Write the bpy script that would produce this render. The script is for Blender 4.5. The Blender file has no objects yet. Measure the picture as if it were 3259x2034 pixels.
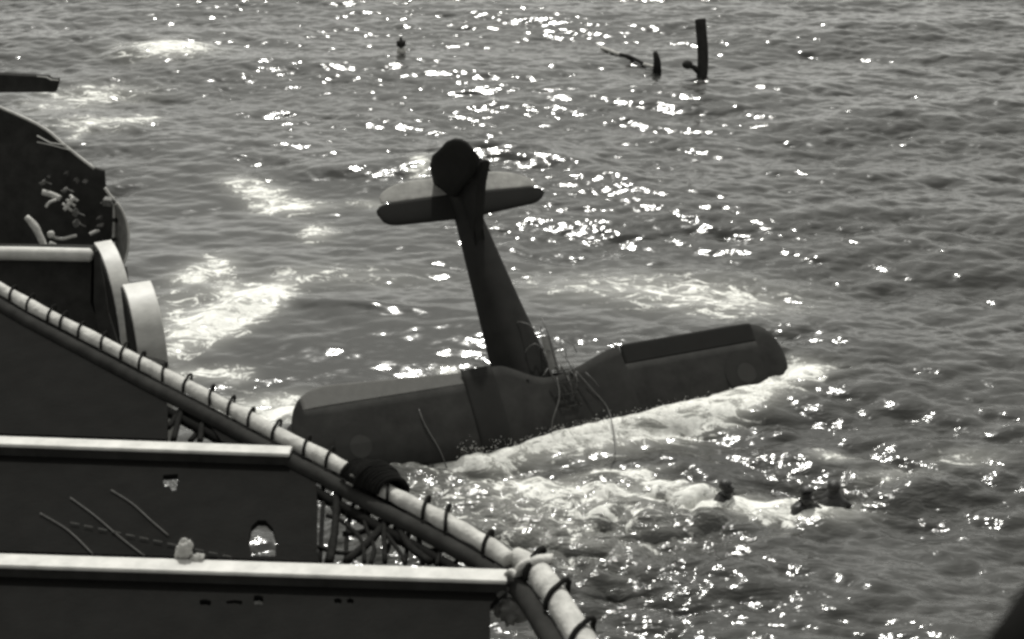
import bpy, bmesh, math, random
import numpy as np
from mathutils import Vector, Matrix, Quaternion, noise as mnoise
from mathutils.geometry import tessellate_polygon
random.seed(7)
sc = bpy.context.scene
# ---------------------------------------------------------------- camera
PITCH = math.radians(25.0)
FPX = 4900.0                      # focal length in photograph pixels
CAMPOS = Vector((0, 0, 15.0))
RV = Vector((1, 0, 0)); UV = Vector((0, math.sin(PITCH), math.cos(PITCH))); FV = Vector((0, math.cos(PITCH), -math.sin(PITCH)))
CV = -FV
cam = bpy.data.cameras.new("camera"); camo = bpy.data.objects.new("camera", cam); sc.collection.objects.link(camo)
camo.location = CAMPOS; camo.rotation_euler = (math.pi/2 - PITCH, 0, 0)
cam.sensor_width = 36; cam.lens = FPX/3259*36; cam.clip_start = 0.1; cam.clip_end = 6000
cam.dof.use_dof = True; cam.dof.focus_distance = 31.0; cam.dof.aperture_fstop = 3.6
sc.camera = camo
# ---------------------------------------------------------------- world and sun
SUN_EL = math.radians(56); SUN_AZ = math.radians(-4)      # azimuth measured from +Y towards +X
w = bpy.data.worlds.new("World"); sc.world = w; w.use_nodes = True
nt = w.node_tree; nt.nodes.clear()
sky = nt.nodes.new('ShaderNodeTexSky'); sky.sky_type = 'NISHITA'; sky.sun_disc = False
sky.sun_elevation = SUN_EL; sky.sun_rotation = SUN_AZ; sky.air_density = 1.0; sky.dust_density = 1.5; sky.ozone_density = 1.0
hs = nt.nodes.new('ShaderNodeHueSaturation'); hs.inputs['Saturation'].default_value = 0.0
tint = nt.nodes.new('ShaderNodeMix'); tint.data_type = 'RGBA'; tint.blend_type = 'MULTIPLY'; tint.inputs[0].default_value = 1
tint.inputs[7].default_value = (1.0, 0.995, 0.94, 1)
bg = nt.nodes.new('ShaderNodeBackground'); bg.inputs['Strength'].default_value = 0.12
out = nt.nodes.new('ShaderNodeOutputWorld')
nt.links.new(sky.outputs[0], hs.inputs['Color']); nt.links.new(hs.outputs[0], tint.inputs[6]); nt.links.new(tint.outputs[2], bg.inputs[0]); nt.links.new(bg.outputs[0], out.inputs[0])
sl = bpy.data.lights.new("sun", 'SUN'); sl.energy = 2.7; sl.angle = math.radians(0.9); sl.color = (1.0, 0.985, 0.93)
so = bpy.data.objects.new("sun", sl); sc.collection.objects.link(so)
SUN_DIR = Vector((math.sin(SUN_AZ)*math.cos(SUN_EL), math.cos(SUN_AZ)*math.cos(SUN_EL), math.sin(SUN_EL)))
so.rotation_euler = SUN_DIR.to_track_quat('Z', 'Y').to_euler()
sc.view_settings.view_transform = 'Standard'; sc.view_settings.look = 'None'; sc.view_settings.gamma = 1
sc.view_settings.exposure = 0.5
sc.cycles.pixel_filter_type = 'BLACKMAN_HARRIS'; sc.cycles.filter_width = 2.9
sc.cycles.max_bounces = 5; sc.cycles.caustics_reflective = False; sc.cycles.caustics_refractive = False
sc.cycles.sample_clamp_indirect = 4

# ---------------------------------------------------------------- helpers
def at(px, py, d):
    return CAMPOS + RV*((px-1629.5)/FPX*d) - UV*((py-1017)/FPX*d) + FV*d
def onz(px, py, z):
    r = RV*((px-1629.5)/FPX) - UV*((py-1017)/FPX) + FV
    return CAMPOS + r*((z-CAMPOS.z)/r.z)
def depth(p): return (p-CAMPOS).dot(FV)

def mat(name, col, rough=0.7, var=0.25, scale=6.0, metal=0.0, bump=0.0, bscale=40.0, spec=0.4, stretch=(1,1,1), trans=0.0):
    m = bpy.data.materials.new(name); m.use_nodes = True
    n = m.node_tree.nodes; l = m.node_tree.links; b = n['Principled BSDF']
    b.inputs['Roughness'].default_value = rough; b.inputs['Metallic'].default_value = metal
    b.inputs['Specular IOR Level'].default_value = spec
    tc = n.new('ShaderNodeTexCoord'); mp = n.new('ShaderNodeMapping'); mp.inputs['Scale'].default_value = stretch
    l.new(tc.outputs['Object'], mp.inputs[0])
    nz = n.new('ShaderNodeTexNoise'); nz.inputs['Scale'].default_value = scale; nz.inputs['Detail'].default_value = 6; nz.inputs['Roughness'].default_value = 0.65
    l.new(mp.outputs[0], nz.inputs['Vector'])
    cr = n.new('ShaderNodeValToRGB'); cr.color_ramp.elements[0].position = 0.3; cr.color_ramp.elements[1].position = 0.7
    w_ = (1.0, 0.99, 0.94)
    lo = [c*(1-var)*k for c, k in zip((col,)*3, w_)]; hi = [min(1, c*(1+var))*k for c, k in zip((col,)*3, w_)]
    cr.color_ramp.elements[0].color = (*lo, 1); cr.color_ramp.elements[1].color = (*hi, 1)
    l.new(nz.outputs[0], cr.inputs[0]); l.new(cr.outputs[0], b.inputs['Base Color'])
    if bump:
        n2 = n.new('ShaderNodeTexNoise'); n2.inputs['Scale'].default_value = bscale; n2.inputs['Detail'].default_value = 4
        l.new(mp.outputs[0], n2.inputs['Vector'])
        bp = n.new('ShaderNodeBump'); bp.inputs['Strength'].default_value = bump; bp.inputs['Distance'].default_value = 0.02
        l.new(n2.outputs[0], bp.inputs['Height']); l.new(bp.outputs[0], b.inputs['Normal'])
    if trans:
        tr = n.new('ShaderNodeBsdfTranslucent'); mx = n.new('ShaderNodeMixShader'); mx.inputs[0].default_value = trans
        l.new(cr.outputs[0], tr.inputs[0]); l.new(b.outputs[0], mx.inputs[1]); l.new(tr.outputs[0], mx.inputs[2])
        l.new(mx.outputs[0], n['Material Output'].inputs[0])
    return m

M = dict(
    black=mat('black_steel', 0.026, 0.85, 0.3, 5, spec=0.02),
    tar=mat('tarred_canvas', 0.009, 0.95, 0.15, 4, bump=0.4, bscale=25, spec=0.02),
    rope=mat('tarred_rope', 0.014, 0.9, 0.3, 30, bump=0.5, bscale=90, spec=0.02),
    pale_rope=mat('weathered_rope', 0.07, 0.9, 0.3, 30, spec=0.1),
    canvas=mat('boom_canvas', 0.38, 0.9, 0.30, 7, bump=0.8, bscale=14, spec=0.1),
    paint=mat('grey_paint', 0.42, 0.6, 0.22, 5, spec=0.3),
    steel=mat('shield_paint', 0.40, 0.5, 0.25, 3, spec=0.4, stretch=(1,1,2)),
    cloth=mat('rag_cloth', 0.40, 0.9, 0.3, 12, bump=0.5, bscale=30, spec=0.1),
    screen=mat('screen_canvas', 0.20, 0.9, 0.3, 9, bump=0.3, bscale=25, spec=0.1, trans=0.3),
    wing=mat('wing_fabric', 0.025, 0.85, 0.28, 2.2, spec=0.06),
    wing_dark=mat('wing_dark_tone', 0.018, 0.8, 0.10, 2, spec=0.05),
    aileron=mat('aileron_lit_tone', 0.14, 0.8, 0.10, 6, spec=0.15, trans=0.35),  # pale tone paints in the light on the drooped aileron
    elevator=mat('elevator_lit_tone', 0.30, 0.8, 0.3, 4, spec=0.15, trans=0.4),  # light on and through the elevators painted in as a paler tone
    fuse=mat('fuselage_paint', 0.018, 0.8, 0.2, 2, spec=0.06),
    disc=mat('insignia_paint', 0.034, 0.8, 0.1, 3, spec=0.05),
    disc_dark=mat('insignia_ring', 0.024, 0.8, 0.1, 3, spec=0.05),
    frame=mat('cockpit_frame', 0.07, 0.5, 0.3, 8, spec=0.4),
    glass=mat('cockpit_glass', 0.20, 0.1, 0.2, 8, spec=0.5, trans=0.6),
    skin=mat('wet_skin', 0.018, 0.45, 0.15, 9, spec=0.4),
    hair=mat('wet_hair', 0.015, 0.4, 0.3, 40, bump=0.5, bscale=60, spec=0.4),
    cloth_dark=mat('wet_shirt', 0.03, 0.6, 0.3, 9, bump=0.4, bscale=20, spec=0.3),
    fit=mat('tub_fitting', 0.10, 0.7, 0.5, 20, spec=0.2),
    spray=mat('spray', 0.8, 0.9, 0.05, 20, spec=0.0),
    wood=mat('crate_paint', 0.45, 0.7, 0.3, 9, spec=0.2),
)

def finish(o, label=None, cat=None, group=None, kind=None):
    if label: o['label'] = label
    if cat: o['category'] = cat
    if group: o['group'] = group
    if kind: o['kind'] = kind
    return o
def empty(name, loc, label, cat, group=None):
    o = bpy.data.objects.new(name, None); o.empty_display_size = 0.3; sc.collection.objects.link(o); o.location = loc
    o['__m'] = 0; del o['__m']
    return finish(o, label, cat, group)
def link(name, bm, m, parent=None, smooth=True, base=None):
    """bm is in world space; the object's origin goes to its base (or its thing's base)"""
    bm.normal_update()
    org = base if base is not None else (parent['org'] if parent is not None and 'org' in parent else None)
    if org is None:
        xs = [v.co for v in bm.verts]; c = sum(xs, Vector())/len(xs); org = Vector((c.x, c.y, min(v.z for v in xs)))
    org = Vector(org)
    for v in bm.verts: v.co -= org
    me = bpy.data.meshes.new(name); bm.to_mesh(me); bm.free()
    if smooth: me.polygons.foreach_set('use_smooth', [True]*len(me.polygons))
    me.materials.append(M[m]); o = bpy.data.objects.new(name, me); sc.collection.objects.link(o)
    if parent is None: o.location = org
    else:
        o.parent = parent
        pw = WORLD.get(parent.name, Vector()); o.location = org - pw
    WORLD[o.name] = org
    return o
WORLD = {}
def thing(name, loc, label, cat, group=None):
    o = empty(name, loc, label, cat, group); WORLD[o.name] = Vector(loc); return o

def tube(bm, pts, rad, seg=10, cap=True, closed=False):
    pts = [Vector(p) for p in pts]
    if not hasattr(rad, '__len__'): rad = [rad]*len(pts)
    rings = []; n = len(pts); prev = None
    for i, p in enumerate(pts):
        if closed: t = pts[(i+1) % n]-pts[i-1]
        else: t = pts[min(i+1, n-1)]-pts[max(i-1, 0)]
        if t.length < 1e-9: t = Vector((0,0,1))
        t.normalize()
        if prev is None: a = t.orthogonal().normalized()
        else:
            a = prev - t*prev.dot(t)
            a = a.normalized() if a.length > 1e-6 else t.orthogonal().normalized()
        prev = a; b = t.cross(a)
        rings.append([bm.verts.new(p+(a*math.cos(k*2*math.pi/seg)+b*math.sin(k*2*math.pi/seg))*rad[i]) for k in range(seg)])
    for i in range(n if closed else n-1):
        r0, r1 = rings[i], rings[(i+1) % n]
        for k in range(seg): bm.faces.new((r0[k], r0[(k+1) % seg], r1[(k+1) % seg], r1[k]))
    if cap and not closed:
        bm.faces.new(list(reversed(rings[0]))); bm.faces.new(rings[-1])
def box(bm, o, x, y, z, bev=0.0):
    """box spanned by three vectors from the corner o"""
    v = [bm.verts.new(o+x*i+y*j+z*k) for i in (0,1) for j in (0,1) for k in (0,1)]
    f = [(0,1,3,2),(4,6,7,5),(0,4,5,1),(2,3,7,6),(0,2,6,4),(1,5,7,3)]
    fs = [bm.faces.new([v[i] for i in q]) for q in f]
    bmesh.ops.recalc_face_normals(bm, faces=fs)
    if bev: bmesh.ops.bevel(bm, geom=list({e for q in fs for e in q.edges}), offset=bev, segments=2, affect='EDGES')
def catmull(pts, k=6):
    pts = [Vector(p) for p in pts]; P = [pts[0]*2-pts[1]] + pts + [pts[-1]*2-pts[-2]]; r = []
    for i in range(1, len(P)-2):
        for j in range(k):
            t = j/k; a, b, c, d = P[i-1:i+3]
            r.append(0.5*((2*b)+(c-a)*t+(2*a-5*b+4*c-d)*t*t+(3*b-a-3*c+d)*t**3))
    r.append(pts[-1]); return r
def plate(bm, pts, thick, holes=(), nrm=None):
    """solid plate: outline (world points on one plane), holes, thickness downwards along nrm"""
    loops = [[Vector(p) for p in pts]] + [[Vector(p) for p in h] for h in holes]
    tris = tessellate_polygon(loops); flat = [p for lo in loops for p in lo]
    nrm = Vector(nrm) if nrm is not None else Vector((0,0,1)); nrm.normalize()
    top = [bm.verts.new(p) for p in flat]; bot = [bm.verts.new(p-nrm*thick) for p in flat]
    fs = []
    for t in tris:
        try: fs.append(bm.faces.new([top[i] for i in t])); fs.append(bm.faces.new([bot[i] for i in reversed(t)]))
        except ValueError: pass
    k = 0
    for lo in loops:
        n = len(lo)
        for i in range(n):
            a, b = k+i, k+(i+1) % n
            try: fs.append(bm.faces.new((top[a], bot[a], bot[b], top[b])))
            except ValueError: pass
        k += n
    bmesh.ops.recalc_face_normals(bm, faces=fs)

# ---------------------------------------------------------------- the sea
def ocean(L, N, peak, rms, wind, spread, seed, minl=0.16, choppy=0.8):
    rs = np.random.RandomState(seed)
    k1 = np.fft.fftfreq(N, L/N)*2*np.pi; kx, ky = np.meshgrid(k1, k1); k = np.hypot(kx, ky); k[0,0] = 1
    lam = 2*np.pi/k
    kp = 2*np.pi/peak
    S = k**-3.6*np.exp(-0.7*(kp/k)**2)
    c = (kx*math.sin(wind)+ky*math.cos(wind))/k
    S *= (np.abs(c)**spread+0.03)*np.exp(-(minl/lam)**2*1.2); S[0,0] = 0
    H = np.sqrt(S)*(rs.randn(N,N)+1j*rs.randn(N,N))
    h = np.fft.ifft2(H).real; s = rms/h.std(); h *= s
    dx = np.fft.ifft2(-1j*kx/k*H).real*s*choppy; dy = np.fft.ifft2(-1j*ky/k*H).real*s*choppy
    return h, dx, dy
def samp(a, L, X, Y):
    N = a.shape[0]; u = (X/L*N) % N; v = (Y/L*N) % N
    i = np.floor(u).astype(int) % N; j = np.floor(v).astype(int) % N; fu = u-np.floor(u); fv = v-np.floor(v); i1 = (i+1) % N; j1 = (j+1) % N
    return a[j,i]*(1-fu)*(1-fv)+a[j,i1]*fu*(1-fv)+a[j1,i]*(1-fu)*fv+a[j1,i1]*fu*fv
def axis(a, b, step, far, g=1.16):
    mid = list(np.arange(a, b, step)); lo = []; hi = []; s = step; x = a
    while x > -far: s *= g; x -= s; lo.append(x)
    s = step; x = mid[-1]
    while x < far: s *= g; x += s; hi.append(x)
    return np.array(lo[::-1]+mid+hi)
ax = axis(-26, 26, 0.072, 2500); ay = axis(14, 68, 0.066, 2500)
X, Y = np.meshgrid(ax, ay)
gx = np.gradient(ax); gy = np.gradient(ay); SP = np.maximum(gx[None,:], gy[:,None])
def gauss(px, py, rx, ry, ang=0.0, pw=2):
    """world-space ellipse on the water; centre and radii measured on the photograph once"""
    c = onz(px, py, 0); d = depth(c); wx = rx/FPX*d
    e = onz(px, py-ry, 0); wy = abs(e.y-c.y)
    a = ang
    dx = X-c.x; dy = Y-c.y
    q = wy/max(1e-6, (ry/FPX*d))             # foreshortening
    # rotate in foreshortened space
    u = dx; v = dy/q
    u2 = u*math.cos(a)+v*math.sin(a); v2 = -u*math.sin(a)+v*math.cos(a)
    return np.exp(-((np.abs(u2)/wx)**pw+(np.abs(v2)/(ry/FPX*d))**pw))
D = math.radians
calm = np.clip(0.85*gauss(760,880,480,300)+0.9*gauss(1150,1060,420,130)+0.75*gauss(1100,720,300,110)+0.9*gauss(1950,930,420,90)
       +0.5*gauss(520,620,150,180)+0.7*gauss(2700,1720,330,110)+0.5*gauss(1900,1440,260,50)
       +0.30*np.clip((Y-27)/4,0,1)+0.22*np.clip((Y-38)/14,0,1), 0, 1)
busy = np.clip(1.1*gauss(1750,1760,620,210)+0.6*gauss(2900,1560,330,110)+0.6*gauss(2150,1600,450,120)+0.4*gauss(1350,1530,200,70)+0.35*gauss(2500,1150,200,150), 0, 1)
fade = np.clip(1.4-SP/0.6, 0, 1)
L1, L2 = 61.0, 23.0
h1, x1, y1 = ocean(L1, 1024, 3.6, 0.072, D(5), 4, 3, 0.20, 0.9)
h2, x2, y2 = ocean(L2, 512, 1.0, 0.012, D(-8), 3, 11, 0.12, 0.6)
near = np.clip(gauss(1250,1400,500,60,D(5),4)+gauss(2000,1300,560,50,D(9),4),0,1)
A1 = fade*(0.95-0.62*calm+0.75*busy)*(1-0.6*near); A2 = fade*(1.0-0.55*calm+0.6*busy)
Z = samp(h1,L1,X,Y)*A1 + samp(h2,L2,X,Y)*A2
DX = samp(x1,L1,X,Y)*A1 + samp(x2,L2,X,Y)*A2; DY = samp(y1,L1,X,Y)*A1 + samp(y2,L2,X,Y)*A2
h3, x3, y3 = ocean(13.7, 512, 0.95, 0.034, D(-20), 1.2, 5, 0.10, 0.5)
A3 = 1.35*fade*busy; Z += samp(h3,13.7,X,Y)*A3; DX += samp(x3,13.7,X,Y)*A3; DY += samp(y3,13.7,X,Y)*A3
# long swell
Z -= 0.06*gauss(2350,1240,300,40,D(9)); Z += 0.34*gauss(1150,1495,260,60)
Z += (1-0.8*near)*(1-.55*calm)*0.19*np.sin(0.62*Y+0.10*X+0.6+0.8*np.sin(0.11*X+0.2))*np.clip((400-np.hypot(X,Y))/300, 0, 1) + (1-0.8*near)*(1-.55*calm)*0.085*np.sin(1.15*Y-0.30*X+1.1+np.sin(.17*X-.1*Y))*np.clip((400-np.hypot(X,Y))/300, 0, 1)
# waves stirred up round the wreck
rag_ = 1+0.16*samp(h2,L2,X*1.3,Y*1.3)/h2.std()
Z += 0.30*rag_*gauss(1380,1430,190,50) + 0.15*gauss(2050,1335,330,30,D(9)) + 0.38*gauss(1560,500,260,34) + 0.28*gauss(1880,560,200,30,D(-14))
Z += 0.20*gauss(720,1000,190,40,D(25)) + 0.2*gauss(1130,985,220,20,D(-5)) + 0.2*gauss(2000,1560,300,30) + 0.25*gauss(520,170,170,24) - 0.12*gauss(1500,1180,200,20)
# foam, and sun sparkle painted in as further foam patches
F = np.zeros_like(X)
for a in [(540,168,130,24,0,1.5),(320,285,150,24,0,.75),(200,330,120,40,0,.55),(290,410,110,22,0,.8),(440,390,60,22,0,.7),(250,440,20,30,0,.6),
          (860,625,100,34,-.25,.95),(760,590,70,20,-.3,.7),(1010,735,55,26,0,1.1),(950,650,110,16,0,.8),(1340,555,34,20,0,1.2),(1180,640,60,12,0,.7),  # includes sun sparkle painted in as foam
          (680,860,75,42,0,1.05),(590,890,60,26,0,.7),(720,930,60,30,0,1.1),(750,1010,160,50,.55,1.3),(820,965,85,46,.4,1.4),(640,1040,120,50,.1,1.05),(560,980,90,60,0,.5),
          (620,1180,110,22,0,.7),(740,1190,60,22,0,.8),(800,1290,160,40,0,1.2),(900,1270,100,30,0,1.1),(560,1120,30,18,0,.7),
          (1370,1435,150,50,0,1.6),(1180,1455,130,30,.2,1.2),(1520,1430,120,30,-.2,1.2),(1640,1390,140,34,.2,1.6),(1800,1352,200,46,.17,1.5),(2030,1328,260,56,.15,1.6),
          (2230,1278,220,42,.17,1.45),(2430,1235,150,36,.2,1.1),(2560,1195,100,22,0,.85),(2250,1310,130,16,.1,.9),(1420,1166,36,11,0,1.2),
          (1960,1485,150,12,.1,.9),(2070,1520,130,20,-.3,.7),(2200,1570,120,30,-.3,.85),(2330,1600,140,38,-.15,1.0),(2480,1620,140,30,0,1.05),(2620,1592,120,40,0,1.3),
          (1950,1580,300,50,0,.68),(1700,1560,240,44,0,.66),(1750,1690,400,110,0,.56),(2650,1440,70,14,0,1.0),(2850,1500,120,30,0,.5),(3080,1450,110,24,0,.6),  # opening three patches paint the dense sun glitter as foam
          (1160,1470,60,20,0,.7),(1300,1560,80,20,0,.6),(2180,920,300,45,0,.62),(2330,965,220,45,0,.62),(1900,900,300,60,0,.35),(1100,880,250,36,0,.33),(1720,1165,30,16,0,1.1)]:
    F += a[5]*gauss(*a[:5])
# broken water also drapes over steep crests
F = np.clip(F, 0, 1.35)*fade
GL = np.clip(busy, 0, 1)
nx, ny = len(ax), len(ay)
co = np.empty((nx*ny, 3), np.float32); co[:,0] = (X+DX).ravel(); co[:,1] = (Y+DY).ravel(); co[:,2] = Z.ravel()
idx = np.arange(nx*ny).reshape(ny, nx)
q = np.stack([idx[:-1,:-1], idx[:-1,1:], idx[1:,1:], idx[1:,:-1]], -1).reshape(-1, 4).astype(np.int32)
me = bpy.data.meshes.new("sea"); me.vertices.add(len(co)); me.vertices.foreach_set('co', co.ravel())
me.loops.add(q.size); me.loops.foreach_set('vertex_index', q.ravel()); me.polygons.add(len(q))
me.polygons.foreach_set('loop_start', np.arange(0, q.size, 4, dtype=np.int32)); me.update(calc_edges=True)
me.polygons.foreach_set('use_smooth', np.ones(len(q), bool))
for nm, arr in (('foam', F), ('calm', calm), ('busy', GL)):
    at_ = me.attributes.new(nm, 'FLOAT', 'POINT'); at_.data.foreach_set('value', arr.ravel().astype(np.float32))
sea = bpy.data.objects.new("sea", me); sc.collection.objects.link(sea)
finish(sea, 'choppy dark sea with sun glitter and broken white foam', 'sea', kind='structure')
WX, WY, WZ = co[:,0], co[:,1], co[:,2]
def sea_z(x, y):
    d = (WX-x)**2+(WY-y)**2; return float(WZ[int(np.argmin(d))])

def sea_material():
    m = bpy.data.materials.new('sea_water'); m.use_nodes = True; n = m.node_tree.nodes; l = m.node_tree.links
    b = n['Principled BSDF']; b.inputs['Base Color'].default_value = (0.034,0.034,0.032,1); b.inputs['IOR'].default_value = 1.333
    b.inputs['Specular IOR Level'].default_value = 0.5
    geo = n.new('ShaderNodeNewGeometry')
    def attr(nm):
        a = n.new('ShaderNodeAttribute'); a.attribute_name = nm; return a.outputs['Fac']
    def math_(op, a, b_=None, clamp=False):
        x = n.new('ShaderNodeMath'); x.operation = op; x.use_clamp = clamp
        for i, v in enumerate((a, b_)):
            if v is None: continue
            if isinstance(v, (int, float)): x.inputs[i].default_value = v
            else: l.new(v, x.inputs[i])
        return x.outputs[0]
    def noise(scale, detail, rough, stretch=(1,1,1), rot=0.0, ntype=None, dist=0.0):
        mp = n.new('ShaderNodeMapping'); mp.inputs['Scale'].default_value = stretch; mp.inputs['Rotation'].default_value = (0, 0, rot)
        l.new(geo.outputs['Position'], mp.inputs[0])
        z = n.new('ShaderNodeTexNoise'); z.inputs['Scale'].default_value = scale; z.inputs['Detail'].default_value = detail
        z.inputs['Roughness'].default_value = rough; z.inputs['Distortion'].default_value = dist
        l.new(mp.outputs[0], z.inputs['Vector']); return z.outputs[0]
    calm_, busy_, foam_glint_ = attr('calm'), attr('busy'), attr('foam')
    amt = math_('ADD', math_('MULTIPLY', calm_, -0.72), 1.0)
    amt = math_('ADD', amt, math_('MULTIPLY', busy_, 1.7))
    r1 = noise(3.0, 3, 0.55, (0.38, 1.0, 1), 0.08, dist=0.6)
    r2 = noise(8.0, 2, 0.5, (0.5, 1.0, 1), -0.12, dist=0.4)
    hgt = math_('ADD', math_('MULTIPLY', r1, 0.045), math_('MULTIPLY', r2, 0.014))
    bp = n.new('ShaderNodeBump'); bp.inputs['Distance'].default_value = 1.0
    l.new(math_('MULTIPLY', hgt, amt), bp.inputs['Height']); bp.inputs['Strength'].default_value = 1.0
    l.new(bp.outputs[0], b.inputs['Normal'])
    b.inputs['Roughness'].default_value = 0.12
    # foam, with painted sparkle in the same white
    fn = noise(2.6, 12, 0.78, (0.55, 1.0, 1), 0.1, dist=0.9)
    mask = math_('ADD', math_('MULTIPLY', foam_glint_, 0.34), math_('MULTIPLY', math_('SUBTRACT', fn, 0.5), 3.1))
    mr = n.new('ShaderNodeMapRange'); mr.interpolation_type = 'SMOOTHSTEP'; mr.inputs['From Min'].default_value = 0.26; mr.inputs['From Max'].default_value = 0.43
    l.new(mask, mr.inputs['Value'])
    gate = n.new('ShaderNodeMapRange'); gate.inputs['From Min'].default_value = 0.08; gate.inputs['From Max'].default_value = 0.3
    l.new(foam_glint_, gate.inputs['Value'])
    fm = math_('MULTIPLY', mr.outputs[0], gate.outputs[0], True)
    fb = n.new('ShaderNodeBsdfDiffuse')
    f2 = noise(9.0, 6, 0.7)
    cr = n.new('ShaderNodeValToRGB'); cr.color_ramp.elements[0].position = .3; cr.color_ramp.elements[1].position = .6
    cr.color_ramp.elements[0].color = (.56,.56,.53,1); cr.color_ramp.elements[1].color = (.85,.85,.81,1)
    l.new(f2, cr.inputs[0]); l.new(cr.outputs[0], fb.inputs[0])
    bp2 = n.new('ShaderNodeBump'); bp2.inputs['Distance'].default_value = 0.12; bp2.inputs['Strength'].default_value = 0.8
    l.new(fn, bp2.inputs['Height']); l.new(bp2.outputs[0], fb.inputs['Normal'])
    # faint aerated water round the foam; also paints in brightness between sparkles
    ae = n.new('ShaderNodeMixRGB'); ae.inputs[1].default_value = (0.034,0.034,0.032,1); ae.inputs[2].default_value = (0.30,0.30,0.28,1)
    l.new(math_('MULTIPLY', foam_glint_, 0.65, True), ae.inputs[0]); l.new(ae.outputs[0], b.inputs['Base Color'])
    mx = n.new('ShaderNodeMixShader'); l.new(fm, mx.inputs[0]); l.new(b.outputs[0], mx.inputs[1]); l.new(fb.outputs[0], mx.inputs[2])
    l.new(mx.outputs[0], n['Material Output'].inputs[0]); return m
me.materials.append(sea_material())

# ---------------------------------------------------------------- the aircraft
Avec = Vector((-0.252, 0.935, -0.25)); Svec = Vector((0.90, 0.130, -0.386))
Aw = (RV*Avec.x+UV*Avec.y+CV*Avec.z).normalized(); Sw = RV*Svec.x+UV*Svec.y+CV*Svec.z
Sw = (Sw-Aw*Sw.dot(Aw)).normalized(); Nw = Sw.cross(Aw).normalized()
P0 = at(1732, 1141, 31.2)
def loc(u, a, n): return P0+Sw*u+Aw*a+Nw*n            # span, towards tail, up out of the wing
abase = loc(0, -1.4, -1.1); 
plane = thing('crashed_biplane', abase, 'dark biplane standing on its nose in the sea with its tail in the air', 'biplane')

TAB = [(0,.03),(.12,.25),(.3,.55),(.5,.85),(.7,1.0),(.85,.85),(.94,.58),(1,.0)]
def tprof(x):
    for (s0,t0),(s1,t1) in zip(TAB, TAB[1:]):
        if s0 <= x <= s1: return t0+(t1-t0)*(x-s0)/(s1-s0)
    return 0.0
def airfoil(chord, te, n0, thick, cut0=0.0, cut1=1.0):
    """closed section from the trailing edge te forwards (negative a), cut between two chord fractions"""
    ss = [cut0+(cut1-cut0)*k for k in (0,.12,.3,.5,.7,.85,.94,1)]
    return [(te-x*chord, n0+tprof(x)*thick*.62) for x in ss]+[(te-x*chord, n0-tprof(x)*thick*.38-.0006) for x in reversed(ss)]
def surface(bm, stations, n0f, thick, fn=loc):
    """stations: (u, te, le[, cut0, cut1])"""
    rings = []
    for st_ in stations:
        u, te, le = st_[:3]; c0, c1 = st_[3:] if len(st_) > 3 else (0.0, 1.0)
        c = max(te-le, 0.02); t = thick*min(1, c/1.6) if thick > .05 else thick
        t *= 1-0.05*abs(math.sin(math.pi*u/0.36))
        rings.append([bm.verts.new(fn(u, a, n)) for a, n in airfoil(c, te, n0f(u), t, c0, c1)])
    k = len(rings[0]); fs = []
    for i in range(len(rings)-1):
        for j in range(k): fs.append(bm.faces.new((rings[i][j], rings[i][(j+1) % k], rings[i+1][(j+1) % k], rings[i+1][j])))
    fs.append(bm.faces.new(rings[0])); fs.append(bm.faces.new(list(reversed(rings[-1]))))
    bmesh.ops.recalc_face_normals(bm, faces=fs)
CH = 1.78; HALF = 5.46
def te_full(u):
    s = abs(u); r = 0.0
    lim = 1.05 if u < 0 else 1.70
    if s < lim: r = -0.40*(0.5+0.5*math.cos(math.pi*s/lim))**0.8
    if s > 4.45:
        t = min(1, (s-4.45)/(HALF-4.45)); r = -0.95*(1-math.sqrt(max(0, 1-t**(2.3 if u < 0 else 3.2))))
    if u < -1.7: r += 0.072*(-u-1.7)
    return r
def le_full(u):
    s = abs(u); r = -CH
    if s > 4.4:
        t = min(1, (s-4.4)/(HALF-4.4)); r = -CH+0.9*(1-math.sqrt(max(0, 1-t**2.2)))
    if u < -1.7: r += 0.055*(-u-1.7)
    return r
us = sorted(set([round(-HALF+i*0.09, 3) for i in range(122)] + [-5.455,-5.43,-5.40,-5.34,-5.25,5.25,5.34,5.40,5.43,5.455]))
us = [u for u in us if abs(u) <= HALF]
AILS = {-1: 0.27, 1: 0.42}
def ail(u): return AILS[-1 if u < 0 else 1]
def in_left(u): return -5.18 <= u <= -1.74
def in_right(u): return 1.69 <= u <= 4.85
st = []
eps = 0.004
for u in us + [-1.74+eps, -1.74-eps, -5.18-eps, -5.18+eps, 1.69-eps, 1.69+eps, 4.85-eps, 4.85+eps]:
    t = te_full(u)
    cc = (t+ail(u))/(t-le_full(u)) if (in_left(u) or in_right(u)) else 0.0
    st.append((u, t, le_full(u), max(0, cc), 1.0))
st.sort()
dih = lambda u: abs(u)*0.02
bm = bmesh.new(); surface(bm, st, dih, 0.20)
wing = link('upper_wing', bm, 'wing', plane, smooth=True)
def hinge_fn(ang, AIL):
    c, s = math.cos(ang), math.sin(ang)
    def f(u, a, n):
        da = a+AIL-0.02; dn = n-dih(u)-0.045
        return loc(u, -AIL+0.025+da*c-dn*s, dih(u)+0.045+da*s+dn*c)
    return f
def aileron(u0, u1, ang):
    b_ = bmesh.new(); ss = []
    for i in range(40):
        u = u0+(u1-u0)*i/39; t = te_full(u); ss.append((u, t+.004, le_full(u), 0.0, (t+ail(u))/(t-le_full(u))-.002))
    surface(b_, ss, lambda u: dih(u)-0.002, 0.196, hinge_fn(ang, ail(u0))); return b_
al = link('aileron', aileron(-5.17, -1.75, D(-13)), 'aileron', wing, smooth=True); al['label'] = 'drooped aileron with the light it catches painted in pale grey'
ar = link('aileron', aileron(1.705, 4.84, D(3)), 'wing_dark', wing, smooth=True); ar['label'] = 'raised aileron with its unlit tone painted dark'  # darker tone paints in the shade on this side
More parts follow.
